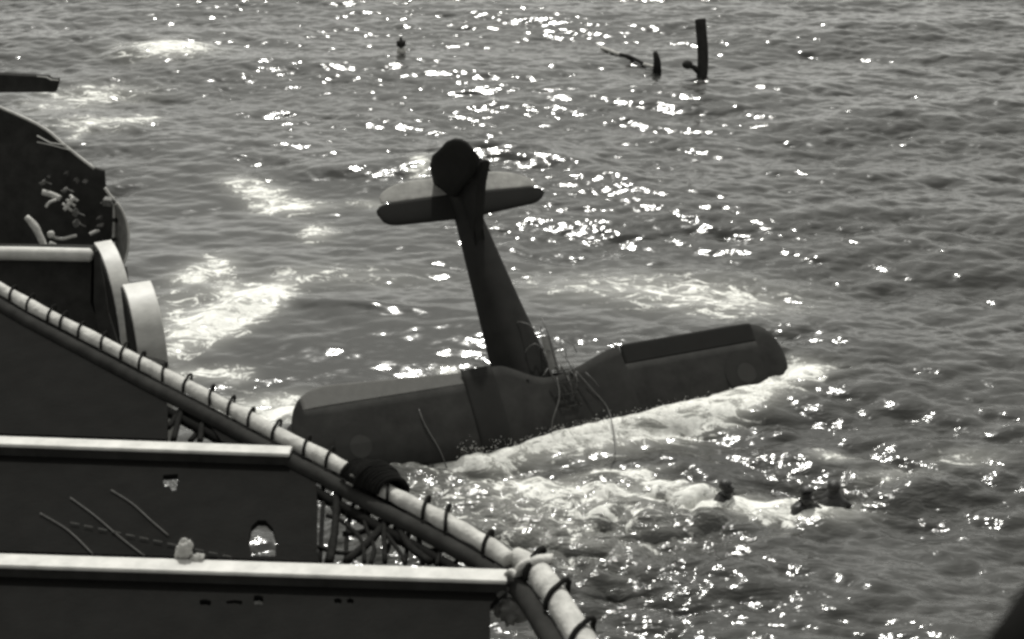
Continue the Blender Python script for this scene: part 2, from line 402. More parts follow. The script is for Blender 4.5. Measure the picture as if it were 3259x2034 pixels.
# darker bay between aileron and wing root, standing slightly proud
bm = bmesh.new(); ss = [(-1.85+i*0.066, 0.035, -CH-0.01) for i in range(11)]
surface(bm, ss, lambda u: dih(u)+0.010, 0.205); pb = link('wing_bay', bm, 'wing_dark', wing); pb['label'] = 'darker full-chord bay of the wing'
def wing_top(u, a):
    te = te_full(u); c = te-le_full(u)
    return dih(u)+0.62*0.20*min(1,c/1.6)*tprof(min(1,max(0,(te-a)/c)))
def disc(u0, a0, r, h, r_in=0.0):
    b_ = bmesh.new(); nr = 6; rings = []
    for k in range(nr+1):
        rr = r_in+(r-r_in)*k/nr
        rings.append([b_.verts.new(loc(u0+rr*math.cos(t), a0+rr*math.sin(t), wing_top(u0+rr*math.cos(t), a0+rr*math.sin(t))+h)) for t in [i*2*math.pi/40 for i in range(40)]])
    for k in range(nr):
        for i in range(40): b_.faces.new((rings[k][i], rings[k][(i+1) % 40], rings[k+1][(i+1) % 40], rings[k+1][i]))
    if r_in == 0.0: pass
    return b_
for u0, a0 in ((-4.25, -1.15), (4.35, -1.08)):
    rd = link('roundel', disc(u0, a0, 0.50, 0.007, 0.23), 'disc_dark', wing)
    link('roundel_centre', disc(u0, a0, 0.225, 0.009, 0.001), 'disc', rd) if False else None
    link('roundel', disc(u0, a0, 0.225, 0.009, 0.001), 'disc', wing)
# lower wing, on the far side
bm = bmesh.new(); ss = []
for i in range(49):
    u = -5.3+-0.0+i*10.6/48; s = abs(u); t = max(0, (s-4.2)/1.1)
    ss.append((u, 0.14-0.75*(1-math.sqrt(max(0,1-min(1,t)**2.3))) , -1.30+0.5*(1-math.sqrt(max(0,1-min(1,t)**2.3)))))
surface(bm, ss, lambda u: -1.75+abs(u)*0.03, 0.17); link('lower_wing', bm, 'wing', plane)
# interplane struts
for sgn in (-1, 1):
    for a0, a1 in ((-0.75, -0.85), (-1.5, -1.6)):
        bm = bmesh.new(); tube(bm, [loc(sgn*3.7, a0, 0.06), loc(sgn*3.7, a1, -1.62)], 0.035, 8); link('strut', bm, 'wing_dark', plane)
# fuselage: lofted oval
FC = -1.12
def fuse_sec(a):
    tab = [(-3.4,.10,.10,0),(-3.2,.50,.50,0),(-2.4,.60,.62,0),(-1.2,.58,.72,0),(-.2,.54,.70,0),(.6,.49,.62,.02),(1.6,.41,.50,.05),(2.6,.335,.39,.09),(3.4,.28,.30,.13),(4.2,.24,.2,.16),(4.5,.08,.08,.17)]
    for p, q_ in zip(tab, tab[1:]):
        if p[0] <= a <= q_[0]:
            t = (a-p[0])/(q_[0]-p[0]); t = t*t*(3-2*t) if False else t
            return [p[i]+(q_[i]-p[i])*t for i in (1,2,3)]
    return tab[-1][1:]
bm = bmesh.new(); rings = []
for i in range(78):
    a = -3.4+i*7.89/77; w_, h_, o_ = fuse_sec(a); r = []
    for k in range(28):
        t = k*2*math.pi/28; c, s = math.cos(t), math.sin(t)
        c = math.copysign(abs(c)**0.8, c); s = math.copysign(abs(s)**0.8, s)
        r.append(bm.verts.new(loc(c*w_*1.04-0.09*max(a,0)-0.07, a, FC+o_+s*h_)))
    rings.append(r)
fs = []
for i in range(77):
    for k in range(28): fs.append(bm.faces.new((rings[i][k], rings[i][(k+1) % 28], rings[i+1][(k+1) % 28], rings[i+1][k])))
fs += [bm.faces.new(rings[0]), bm.faces.new(list(reversed(rings[-1])))]
bmesh.ops.recalc_face_normals(bm, faces=fs)
fus = link('fuselage', bm, 'fuse', plane)
# cockpit coaming, raised canopy frames on the right shoulder
for j, (a, w_) in enumerate(((0.80,.26),(0.30,.36),(-0.25,.38))):
    bm = bmesh.new(); pts = [loc(0.10+w_*math.cos(t), a+0.10*math.sin(3*t+2*j)+.1*math.cos(t)*(j-1), FC+0.46+0.40*math.sin(t)+.05*math.sin(7*t+j)) for t in [math.pi*(i/12)*(1,.8,.62)[j] for i in range(13)]]
    tube(bm, pts, 0.011, 6); link('canopy_frame', bm, 'frame', fus)
bm = bmesh.new()
for t in (0.3,):
    tube(bm, [loc(0.18+.36*math.cos(math.pi*t)*(1 if a < .7 else .75), a, FC+0.46+0.40*math.sin(math.pi*t)) for a in (0.95,.6,.22,-.15,-.5)], 0.013, 6)
link('canopy_rail', bm, 'frame', fus)
bm = bmesh.new()
ring0 = None
for a in (0.55,0.1,-0.2):
    rr = [bm.verts.new(loc(0.18+.35*math.cos(t), a, FC+0.45+0.39*math.sin(t))) for t in [math.pi*(0.05+0.45*i/8) for i in range(9)]]
    if ring0:
        for i in range(8): bm.faces.new((ring0[i], ring0[i+1], rr[i+1], rr[i]))
    ring0 = rr
link('canopy_glass', bm, 'glass', fus)
# torn panels and ribs on the shoulder between fuselage and wing root
for k in range(9):
    bm = bmesh.new(); u0 = 0.25+random.random()*0.5; a0 = -0.5+random.random()*0.9; u1 = u0+random.uniform(-.1,.25); a1 = a0-random.uniform(.25,.6)
    tube(bm, [loc(u0, a0, 0.14-max(0,a0)*.6), loc((u0+u1)/2+.01, (a0+a1)/2, 0.17), loc(u1, a1, 0.16)], 0.011, 5); link('bent_rib', bm, 'frame', plane)
# hoisting fittings over the centre section
bm = bmesh.new()
for du in (-0.12, 0.16):
    tube(bm, [loc(0.1+du, -0.25, 0.13), loc(0.25+du, -1.15, 0.19)], 0.018, 6)
for a in (-.35,-.6,-.85,-1.1): tube(bm, [loc(0.02-a*.1, a, 0.16), loc(0.36-a*.1, a, 0.17)], 0.013, 6)
link('step_frame', bm, 'disc', wing)
# cabane struts
for u0, u1, a0, a1 in ((-.5,-.35,-.3,-.2),(.5,.35,-.3,-.2),(-.5,-.35,-1.2,-1.0),(.5,.35,-1.2,-1.0)):
    bm = bmesh.new(); tube(bm, [loc(u0,a0-.1,0.05), loc(u1,a1,FC+.45)], 0.03, 8); link('cabane_strut', bm, 'wing_dark', plane)
# engine cowl and propeller under water
bm = bmesh.new(); tube(bm, [loc(0.05,a,FC) for a in (-2.6,-2.9,-3.4,-3.7)], [.56,.62,.62,.5], 24); link('engine_cowl', bm, 'fuse', plane)
# tail
TN = -1.0; TA = 3.46
def tl(u, a, n): return loc(u-0.42, a, n)
bm = bmesh.new(); ss = []
for i in range(41):
    s = -1.95+i*3.9/40; x = abs(s)/1.95
    e = min(1, max(0,(x-.80)/.20)); e = 1-math.sqrt(max(0,1-e*e))
    le = TA + 0.10 + (0.18*x if s > 0 else 0.04*x) + 0.28*e
    te = TA+0.70-0.05*x-0.14*e
    ss.append((s, te, le))
surface(bm, ss, lambda u: TN, 0.13, tl); ts = link('tailplane', bm, 'wing_dark', plane)
def elevator(sgn):
    b_ = bmesh.new(); s_ = []
    for i in range(21):
        x = 0.14+0.78*i/20; u = sgn*1.95*x; s_.append((u, 0.60*math.sqrt(max(0.02,1-((x-.45)/.49)**2)) if x > .45 else 0.60-0.05*(.45-x), 0.0))
    ang = D(-26); c, s = math.cos(ang), math.sin(ang)
    def f(u, a, n): dn = n-TN; return tl(u, TA+0.69-0.04*abs(u)/1.95+a*c-dn*s, TN+a*s+dn*c)
    surface(b_, s_ if sgn > 0 else s_[::-1], lambda u: TN, 0.03, f); return b_
for sgn in (-1, 1):
    e = link('elevator', elevator(sgn), 'elevator', ts); e['label'] = 'translucent elevator with the light from behind painted in pale'
# fin and hard-over rudder: outline in (along a, up n), hinged about n, thick enough to read from the front
def slab(outline, th, fn):
    b_ = bmesh.new(); n_ = len(outline); c = (sum(p[0] for p in outline)/n_, sum(p[1] for p in outline)/n_)
    rows = []
    for sx, k in ((-1, .72), (-1, .96), (-.35, 1.0), (.35, 1.0), (1, .96), (1, .72)):
        rows.append([b_.verts.new(fn(sx*th/2, c[0]+(p[0]-c[0])*k, c[1]+(p[1]-c[1])*k)) for p in outline])
    for i in range(5):
        for j in range(n_): b_.faces.new((rows[i][j], rows[i][(j+1) % n_], rows[i+1][(j+1) % n_], rows[i+1][j]))
    b_.faces.new(rows[0]); b_.faces.new(list(reversed(rows[-1]))); bmesh.ops.recalc_face_normals(b_, faces=b_.faces[:]); return b_
fin_o = [(2.7,-.75),(3.05,-.62),(3.6,-.05),(3.85,.25),(4.0,.52),(4.12,.72),(4.2,.62),(4.3,.3),(4.32,-.4),(4.3,-.95),(3.4,-.9),(2.8,-.85)]
fin = link('fin', slab(fin_o, 0.20, lambda x, a, n: tl(x, a, n)), 'fuse', plane)
rud_o = [(-.1,-1.45),(.15,-1.42),(.51,-1.16),(.78,-.81),(.86,-.45),(.81,-.10),(.78,.35),(.68,.66),(.56,.84),(.43,.93),(.2,.93),(-.03,.82),(-.1,.4)]
ra = D(27)
rud = link('rudder', slab(rud_o, 0.11, lambda x, a, n: tl(x*math.cos(ra)-a*math.sin(ra)-.22, 4.10+a*math.cos(ra)+x*math.sin(ra), n)), 'fuse', plane)
dt = depth(loc(-.3, 4.2, .3)); bm = bmesh.new(); plate(bm, [at(x,y,dt) for x,y in ((1488,462),(1512,482),(1540,512),(1564,547),(1543,541),(1527,530),(1520,570),(1496,575))], .03, nrm=CV); link('torn_fabric', bm, 'fuse', rud, smooth=False)
# rigging: bracing wires
for u0, u1 in ((-3.7,-.5),(3.7,.5)):
    bm = bmesh.new(); tube(bm, [loc(u0,-.8,.04), loc(u1,-.8,-1.6)], 0.006, 5); tube(bm, [loc(u1,-.8,.04), loc(u0,-.8,-1.6)], 0.006, 5); link('bracing_wire', bm, 'pale_rope', plane)
# ropes thrown over the wreck, each its own thing
def rope(name, pts, r, m, label, cat='rope', seg=6, sm=6, group=None):
    b_ = bmesh.new(); tube(b_, catmull(pts, sm), r, seg); o = link(name, b_, m, None); return finish(o, label, cat, group)
rope('trailing_rope', [loc(-2.92,-.62,.13), loc(-2.90,-.95,.19), loc(-2.72,-1.5,.16), loc(-2.60,-1.95,.0)], 0.014, 'frame', 'thin pale rope lying over the left half of the wing')
rope('trailing_rope', [loc(.10,-.45,.14), loc(.0,-.9,.20), loc(-.28,-1.35,.19), loc(-.36,-1.75,.02)], 0.012, 'frame', 'thin rope hanging from the wing root left of the cockpit')
p_end = onz(1925,1480,0.1)
rope('trailing_rope', [loc(.55,-.40,.12), loc(.75,-.85,.21), loc(.98,-1.35,.21), (loc(1.2,-1.9,.15)+p_end)/2, p_end], 0.013, 'frame', 'taut rope running down the wing right of the cockpit into the water')

# ---------------------------------------------------------------- swimmers
def person(px, py, head_px, label, yaw, lean):
    c = onz(px, py+head_px*0.55, 0); zw = sea_z(c.x, c.y)
    base = Vector((c.x, c.y, zw)); o = thing('person', base, label, 'person', 'swimmers beside the wreck')
    R = Matrix.Rotation(yaw, 3, 'Z')
    k = 1.15
    def P(x, y, z): return base + R @ Vector((x*k+lean*max(0,z)*.35, y*k, z*k))
    base = base+Vector((0,0,.22 if px > 2600 else (.07 if px > 2500 else .02))); me_ = bpy.data.meshes.new('body'); V = []; E = []; Rr = []
    def add(p, r, par=None):
        V.append(P(*p)-WORLD[o.name]); Rr.append(r*k)
        if par is not None: E.append((par, len(V)-1))
        return len(V)-1
    pel = add((0,.25,-.85), .14); wa = add((0,.18,-.6), .125, pel); chst = add((0,.08,-.28), .15, wa); sh = add((0,.03,-.08), .105, chst)
    nk = add((0,.0,.03), .085, sh); jaw = add((0,-.03,.10), .088, nk); hd = add((0,.0,.18), .112, jaw); top = add((0,.01,.245), .09, hd)
    nose = add((0,-.105,.155), .018, jaw)
    for s in (-1, 1):
        ear = add((s*.092,.0,.165), .016, hd)
        a1 = add((s*.17,.0,-.05), .085, sh); a2 = add((s*.32,-.12,-.24), .050, a1); a3 = add((s*.36,-.36,-.22), .038, a2); hn = add((s*.34,-.45,-.21), .034, a3)
        for f in range(4):
            f1 = add((s*.34+(f-1.5)*.020,-.50,-.21), .010, hn); f2 = add((s*.34+(f-1.5)*.024,-.54+abs(f-1.5)*.008,-.225), .008, f1)
        th = add((s*.34-s*.045,-.465,-.215), .010, hn)
        l1 = add((s*.11,.30,-1.1), .095, pel); l2 = add((s*.14,.22,-1.5), .062, l1); l3 = add((s*.15,.5,-1.85), .042, l2); ft = add((s*.15,.56,-2.0), .035, l3)
    me_.from_pydata([tuple(v) for v in V], E, []); me_.update()
    b_ = bpy.data.objects.new('body', me_); sc.collection.objects.link(b_); b_.parent = o
    md = b_.modifiers.new('skin', 'SKIN'); md.use_smooth_shade = True; sv = me_.skin_vertices[0].data
    for i, r in enumerate(Rr): sv[i].radius = (r, r)
    sv[0].use_root = True
    sb = b_.modifiers.new('sub', 'SUBSURF'); sb.levels = 2; sb.render_levels = 2
    me_.materials.append(M['skin'])
    # hair cap
    hb = bmesh.new(); bmesh.ops.create_icosphere(hb, subdivisions=3, radius=1)
    for v in hb.verts:
        n_ = 1+0.07*mnoise.noise(v.co*3+Vector((px, 0, 0)))
        q_ = Vector((v.co.x*.106*n_, v.co.y*.118*n_+.02, v.co.z*.105*n_+.215))
        if v.co.y < -.2 and v.co.z < .35: q_.y = max(q_.y, -.02)
        v.co = P(*q_)
    link('hair', hb, 'hair', o)
    # shirt and collar round the shoulders
    sbm = bmesh.new(); rr = []
    for z, rx, ry in ((-.62,.19,.15),(-.4,.215,.17),(-.2,.235,.165),(-.08,.235,.14),(-.01,.15,.12),(.035,.085,.085)):
        rr.append([sbm.verts.new(P(rx*math.cos(t)*(1+.05*math.sin(5*t)), ry*math.sin(t)+.05-.08*z, z)) for t in [i*2*math.pi/24 for i in range(24)]])
    for i in range(5):
        for j in range(24): sbm.faces.new((rr[i][j], rr[i][(j+1) % 24], rr[i+1][(j+1) % 24], rr[i+1][j]))
    link('shirt', sbm, 'cloth_dark', o)
    return o
person(2312, 1560, 45, 'swimmer turned side-on in pale foam, leftmost of the three heads in the water', D(70), -.5)
person(2563, 1584, 52, 'swimmer with one shoulder out of the foam, nearest of the three heads', D(20), .1)
person(2652, 1546, 46, 'swimmer farther out, rightmost of the three heads in the foam', D(160), 0)

# ---------------------------------------------------------------- objects out on the water
def spar():
    b0 = onz(2233, 258, 0.0); t = thing('mooring_spar', Vector((b0.x, b0.y, 0)), 'dark curved spar standing upright out of the far water', 'spar')
    d = depth(b0)
    pts = [b0-Vector((0,0,1.2)), b0, at(2237,200,d), at(2236,150,d), at(2231,90,d), at(2229,62,d)]
    bm = bmesh.new(); tube(bm, catmull(pts,5), 0.19, 16); link('pole', bm, 'black', t)
    bm = bmesh.new(); tube(bm, [at(2222,228,d-.1), at(2208,214,d-.2), at(2190,208,d-.2)], [.10,.09,.08], 10); a = link('bracket', bm, 'black', t)
    bm = bmesh.new(); bmesh.ops.create_uvsphere(bm, u_segments=14, v_segments=8, radius=.19)
    for v in bm.verts: v.co = at(2188,206,d-.2)+Vector((v.co.x, v.co.y, v.co.z*.75))
    link('bracket_end', bm, 'black', t)
spar()
def buoy():
    c = onz(1278, 188, 0); t = thing('marker_buoy', Vector((c.x,c.y,-.2)), 'tiny dark marker buoy with a pale middle, alone in the far water', 'buoy')
    for z0, z1, m in ((-.3,.16,'black'),(.20,.42,'paint'),(.46,.68,'black')):
        bm = bmesh.new(); tube(bm, [c+Vector((0,0,z)) for z in (z0,z0+.03,z1-.03,z1)], [.10,.17,.17,.10], 14); link('float_ring', bm, m, t)
    bm = bmesh.new(); tube(bm, [c+Vector((0,0,-.3)), c+Vector((0,0,.8))], .045, 8); link('staff', bm, 'black', t)
buoy()
def drift():
    ps = [(1915,128),(1945,145),(1975,158),(2010,172),(2050,185),(2085,194)]
    t = thing('drifting_hose', onz(1990,170,0), 'pale and dark drifting hose trailing on the far water beside the spar', 'hose')
    P3 = [onz(x,y,0.22) for x,y in ps]
    P3 = [Vector((p.x,p.y,sea_z(p.x,p.y)+.07)) for p in P3]
    for a, b, m in ((0,2,'canvas'),(2,4,'black'),(4,6,'canvas')):
        bm = bmesh.new(); tube(bm, catmull(P3[a:b+1] if b < 6 else P3[4:6], 5), .065, 8); link('hose_length', bm, m, t)
    c = onz(2092,220,0); bm = bmesh.new(); tube(bm, [c+Vector((0,0,-.2)), c+Vector((-.02,0,.3)), c+Vector((-.1,.0,.62))], [.17,.13,.08], 10); link('float', bm, 'black', t)
drift()

# ---------------------------------------------------------------- the ship's outboard gallery (all on a level about 8.8 m above the water)
ZG = 8.8
bpts = [(-260,790),(-60,885),(118,984),(300,1078),(471,1167),(610,1237),(753,1311),(900,1390),(1036,1459),(1150,1520),(1251,1574),(1345,1622),(1439,1671),(1540,1728),(1625,1786)]
BP = catmull([onz(x,y,ZG) for x,y in bpts], 8)
def brad(i): return 0.070
boom = thing('netting_boom', onz(753,1311,ZG), 'long canvas-covered boom lashed with dark rope, sloping across the lower left', 'boom')
bm = bmesh.new(); rr = []
for i, p in enumerate(BP):
    x = i/len(BP)
    rr.append(0.057+0.013*mnoise.noise(Vector((i*.23,0,0)))+0.008*x)
tube(bm, BP, rr, 20); bmesh.ops.recalc_face_normals(bm, faces=bm.faces[:]); link('canvas_cover', bm, 'canvas', boom)
# second, thicker length past the joint
bp2 = [(1640,1770),(1700,1810),(1748,1870),(1790,1935),(1850,2030),(1920,2150)]
BP2 = catmull([onz(x,y,ZG) for x,y in bp2], 6)
bm = bmesh.new(); tube(bm, BP2, [0.068+0.022*min(1,i/6)+0.010*mnoise.noise(Vector((i*.4,3,0))) for i in range(len(BP2))], 20); bmesh.ops.recalc_face_normals(bm, faces=bm.faces[:]); link('canvas_cover', bm, 'canvas', boom)
# dark steel spar and bolt rope slung under the boom
def below(pts, dz, dn):
    return [p+Vector((0,0,dz))+dn for p in pts]
offs = Vector((-0.07,-0.10,0))
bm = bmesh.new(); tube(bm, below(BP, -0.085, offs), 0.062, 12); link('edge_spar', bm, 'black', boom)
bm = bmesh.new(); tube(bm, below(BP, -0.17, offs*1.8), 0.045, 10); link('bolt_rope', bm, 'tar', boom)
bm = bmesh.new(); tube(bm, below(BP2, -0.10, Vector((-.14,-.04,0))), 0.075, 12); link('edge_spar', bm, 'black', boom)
# rope lashings: one loop each
def lashing(path, i, r0, r, sweep=0.9, big=1.0):
    p = path[i]; t = (path[min(i+1,len(path)-1)]-path[max(i-1,0)]).normalized()
    side = Vector((0,0,1)).cross(t).normalized(); up = t.cross(side)
    if side.dot(RV) < 0: side = -side
    b_ = bmesh.new(); pts = []
    for k in range(19):
        a = math.radians(-60+ k*250/18)       # from under outboard side, over the top, to the inboard side
        rad = r0+r*0.8+(0.035*big if 20 < math.degrees(a) < 80 else 0)*math.sin(max(0,min(1,(math.degrees(a)-20)/60))*math.pi)
        pts.append(p+side*math.cos(a)*rad+up*math.sin(a)*rad+t*(0.06*(math.cos(a)))*sweep*-1)
    tube(b_, pts, r, 6); return b_
gaps = []; 
def path_index(path, px):
    best = 0; bd = 1e9
    for i, p in enumerate(path):
        v = p-CAMPOS; x = v.dot(RV)/v.dot(FV)*FPX+1629.5
        if abs(x-px) < bd: bd = abs(x-px); best = i
    return best
def densify(path, k=6):
    r = []
    for a, b in zip(path, path[1:]):
        for j in range(k): r.append(a+(b-a)*j/k)
    return r+[path[-1]]
BD = densify(BP); BD2 = densify(BP2)
for px in (-90,-30,35,95,158,212,268,325,385,450,514,590,668,740,812,890,985,1040,1235,1345,1425,1560):
    px += random.uniform(-13,13); i = path_index(BD, px); rr_ = 0.060+0.010*i/len(BD)
    b_ = lashing(BD, i, rr_, 0.012 if px < 1300 else 0.014, random.uniform(.6,1.2), random.uniform(.6,1.3)); link('lashing', b_, 'rope', boom)
for px, r in ((1700,0.024),(1772,0.020),(1850,0.02)):
    i = path_index(BD2, px); link('lashing', lashing(BD2, i, 0.088, r, 1.0, 1.2), 'rope', boom)

# dark coil of tarred netting slung over the boom
i0 = path_index(BD, 1185); c = BD[i0]; tdir = (BD[i0+2]-BD[i0-2]).normalized(); sd = Vector((0,0,1)).cross(tdir).normalized(); sd = sd if sd.dot(RV) > 0 else -sd
bm = bmesh.new()
for k in range(16):
    f = (k-7.5)/7.5; ctr = c+tdir*(f*0.20); pts = []
    for j in range(22):
        a = math.radians(-75+j*250/21); rad = 0.115+0.05*math.exp(-((f)**2)/0.25)+0.014*mnoise.noise(Vector((k*1.3, j*.25, 2)))
        pts.append(ctr+sd*(math.cos(a)*rad+.02)+Vector((0,0,1))*math.sin(a)*rad+tdir*(0.05*math.cos(a)))
    tube(bm, pts, 0.021, 6)
netroll = link('netting_bundle', bm, 'tar', None); finish(netroll, 'bunched black netting thrown over the middle of the lashed boom', 'netting')
bm = bmesh.new()
for k in (0,1): tube(bm, [c-tdir*(.10-.0*k)-sd*(.13+.045*k)+Vector((0,0,.09-.05*k)), c-tdir*.03-sd*(.13+.045*k)+Vector((0,0,.09-.05*k))], 0.011, 6)
link('seizing', bm, 'pale_rope', netroll)

# outrigger beams running inboard from the boom
def beam(p0, p1, wd, ht, label, left=-420):
    t = thing('outrigger_beam', onz(p1[0],p1[1],ZG), label, 'beam', 'outrigger beams of the net gallery')
    a = onz(left, p0[1]+(p0[1]-p1[1])*(118-left)/(p1[0]-118)*-1*-1 if False else p0[1]-(p1[1]-p0[1])/(p1[0]-p0[0])*(p0[0]-left), ZG+.02); b = onz(p1[0],p1[1],ZG+.02)
    x = b-a; y = Vector((0,0,1)).cross(x).normalized()*wd
    bm = bmesh.new(); box(bm, a-y*.5+Vector((0,0,-.03)), x, y, Vector((0,0,.03)), .006); link('top_flange', bm, 'paint', t, smooth=False)
    bm = bmesh.new(); box(bm, a-y*.3+Vector((0,0,-.03-ht)), x, y*.6, Vector((0,0,ht)), 0); link('web', bm, 'black', t, smooth=False)
    return t
beam((118,1404),(925,1432),.135,.13,'pale-topped steel beam meeting the boom midway, upper of the two')
beam((118,1783),(1614,1830),.150,.14,'pale-topped steel beam with rags tied to it, lower of the two')
# net walkway panels, black tarred canvas
def px_poly(pts, z): return [onz(x,y,z) for x,y in pts]
def ell(cx, cy, rx, ry, n=14, ph=0): return [(cx+rx*math.cos(t+ph)*(1+.12*math.sin(3*t)), cy+ry*math.sin(t+ph)*(1+.10*math.cos(2*t))) for t in [i*2*math.pi/n for i in range(n)]]
def sheet(outline, holes, z, label, th=.05):
    bm = bmesh.new(); plate(bm, px_poly(outline, z), th, [px_poly(h, z) for h in holes]); o = link('canvas_sheet', bm, 'tar', None, smooth=False)
    return finish(o, label, 'canvas sheet', 'tarred sheets of the net gallery')
sheet([(-520,700),(-100,905),(118,1010),(300,1105),(400,1158),(500,1212),(528,1240),(534,1300),(532,1398),(118,1384),(-520,1362)], [], ZG-.10, 'black canvas filling the corner above the upper beam')
sheet([(640,1296),(800,1376),(900,1424),(735,1414),(706,1404),(668,1352)], [], ZG-.11, 'small black triangular canvas where the upper beam meets the boom')
sheet([(-520,1396),(118,1418),(940,1446),(985,1462),(1004,1500),(1010,1600),(1008,1700),(1014,1788),(700,1776),(118,1757),(-520,1737)],
      [[(519,1512),(566,1508),(566,1524),(560,1560),(548,1562),(540,1548),(520,1548)], [(800,1768),(792,1715),(800,1675),(820,1656),(845,1656),(868,1680),(878,1715),(876,1770)]], ZG-.10,
      'large black canvas between the two beams with an arched opening')
hol = []
for x0,x1,y0,y1 in ((636,670,1909,1928),(720,770,1911,1924),(808,836,1896,1926),(1064,1086,1905,1922),(1104,1124,1905,1922)):
    hol.append([(x0,y0+random.uniform(0,4)),((x0+x1)/2,y0-2),(x1,y0+random.uniform(0,4)),(x1+3,(y0+y1)/2),(x1-2,y1),((x0+x1)/2+3,y1-4),(x0+3,y1-2),(x0-1,(y0+y1)/2)])
sheet([(-520,1776),(118,1797),(1560,1842),(1614,1850),(1600,1885),(1560,1925),(1560,2200),(-520,2200)], hol, ZG-.10, 'black canvas below the lower beam with a row of slots')
bxy = [(x,y) for x,y in bpts if 118 <= x <= 1625]
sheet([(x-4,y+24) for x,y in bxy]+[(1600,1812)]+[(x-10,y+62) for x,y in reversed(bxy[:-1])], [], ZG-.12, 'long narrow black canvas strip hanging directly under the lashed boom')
# netting ropes across the open bays
def px_rope(name, pts, r, m, label, z=ZG-.14, cat='net rope', group=None):
    P = []
    for k, p in enumerate(pts): P.append(onz(p[0], p[1], z+(p[2] if len(p) > 2 else 0)))
    return rope(name, P, r, m, label, cat, 6, 5, group)
net1 = thing('net_panel', onz(610,1330,ZG-.14), 'small net of dark knotted ropes above the upper beam', 'netting', 'open net bays of the gallery')
def net(t, lines, r):
    for k, p in enumerate(lines):
        w_ = r*(p[-1] if isinstance(p[-1], float) else 1); q_ = [v for v in p if not isinstance(v, float)]
        b_ = bmesh.new(); tube(b_, catmull([onz(x,y,ZG-.13-.025*(k%4)) for x,y in q_],5), w_, 6); link('net_rope', b_, 'rope', t)
net(net1, [[(560,1258),(577,1302),(566,1345),(552,1402)],[(620,1290),(577,1305),(548,1345),(534,1362)],[(577,1305),(612,1336),(640,1352),(668,1366),(712,1405),1.3],[(640,1352),(625,1380),(606,1404)],[(642,1352),(640,1380),(636,1406)],[(650,1300),(700,1338),(660,1345),(642,1352)],[(640,1290),(700,1320),(760,1360)],[(535,1250),(552,1262),(600,1276)]], .026)
net2 = thing('net_panel', onz(1250,1680,ZG-.14), 'large net of heavy dark ropes between the boom and the lower beam', 'netting', 'open net bays of the gallery')
net(net2, [[(1075,1485),(1072,1580),(1064,1700),(1050,1790),1.7],[(1110,1500),(1085,1560),(1074,1640),(1040,1790),1.2],[(1010,1560),(1060,1620),(1072,1700)],[(1150,1545),(1120,1620),(1105,1700),(1100,1790)],
           [(1215,1572),(1225,1620),(1222,1680),(1225,1790),1.2],[(1370,1640),(1290,1640),(1230,1665),(1180,1720),(1100,1790),1.9],[(1100,1640),(1170,1625),(1240,1640),1.5],[(1090,1700),(1160,1690),(1235,1640),1.3],
           [(1250,1630),(1280,1700),(1310,1745),(1370,1790),1.7],[(1325,1650),(1330,1700),(1340,1752),(1345,1795),1.2],[(1310,1745),(1360,1755),(1430,1745),1.4],[(1270,1640),(1250,1700),(1230,1760)],
           [(1430,1690),(1405,1740),(1390,1800)],[(1500,1745),(1470,1770),(1440,1800)],[(1010,1500),(1030,1560),(1026,1640),(1018,1790)],[(1140,1560),(1190,1600),(1230,1640)],[(1230,1700),(1270,1755),(1290,1795)],[(1010,1740),(1080,1760),(1160,1755)],[(1120,1530),(1140,1580),(1170,1640),1.6],[(1060,1540),(1130,1560),(1200,1590),1.5],[(1040,1640),(1090,1660),(1150,1720),(1160,1790)],[(1180,1600),(1160,1660),(1190,1740),(1180,1795)],[(1290,1640),(1300,1690),(1290,1790)],[(1360,1660),(1380,1720),(1440,1760)]], .017)
# faint ropes lying on the canvas
for k, (p, lab) in enumerate([([(228,1590),(262,1592),(420,1720),(540,1702)][0:1]+[(354,1560),(420,1602),(480,1656),(536,1702)],'x')]): pass
px_rope('loose_line', [(354,1560),(420,1602),(480,1656),(536,1704)], .006, 'pale_rope', 'thin grey line slanting down to the rag on the lower beam', ZG-.085, 'line')
px_rope('loose_line', [(224,1584),(300,1640),(380,1708),(460,1770)], .006, 'pale_rope', 'thin grey line slanting across the black canvas, middle of the three slanting lines', ZG-.085, 'line')
px_rope('loose_line', [(128,1634),(200,1676),(244,1712),(295,1764)], .006, 'pale_rope', 'thin grey line slanting over the black canvas beside the beam lashing', ZG-.085, 'line')
ln = thing('loose_line', onz(480,1720,ZG), 'dashed pale line running almost level over the slanting lines', 'line')
for x in range(225,745,44):
    y0 = 1664+(x-225)*.215; b_ = bmesh.new(); tube(b_, [onz(x,y0,ZG-.078), onz(x+27,y0+5,ZG-.078)], .006, 6); link('line_length', b_, 'pale_rope', ln)
# rag tied on the lower beam, lashings of the beam
def rag(px, py, z, w_, h_, label, name='rag', seed=1.0, m='cloth'):
    b_ = bmesh.new(); bmesh.ops.create_icosphere(b_, subdivisions=4, radius=1)
    cc = onz(px, py, z)
    for v in b_.verts:
        n_ = 1+.45*mnoise.noise(v.co*2.3+Vector((seed,0,0)))+.2*mnoise.noise(v.co*6+Vector((0,seed,0)))
        v.co = cc+Vector((v.co.x*w_*n_+v.co.z*.02, v.co.y*w_*.6*n_, v.co.z*h_*n_))
    return finish(link(name, b_, m, None), label, 'rag')
rag(586,1752,ZG+.07,.060,.080,'crumpled grey rag knotted on the middle of the lower beam',seed=2.2)
rag(628,1776,ZG+.03,.045,.030,'small pale rag end beside the knotted rag on the lower beam',seed=5.2)
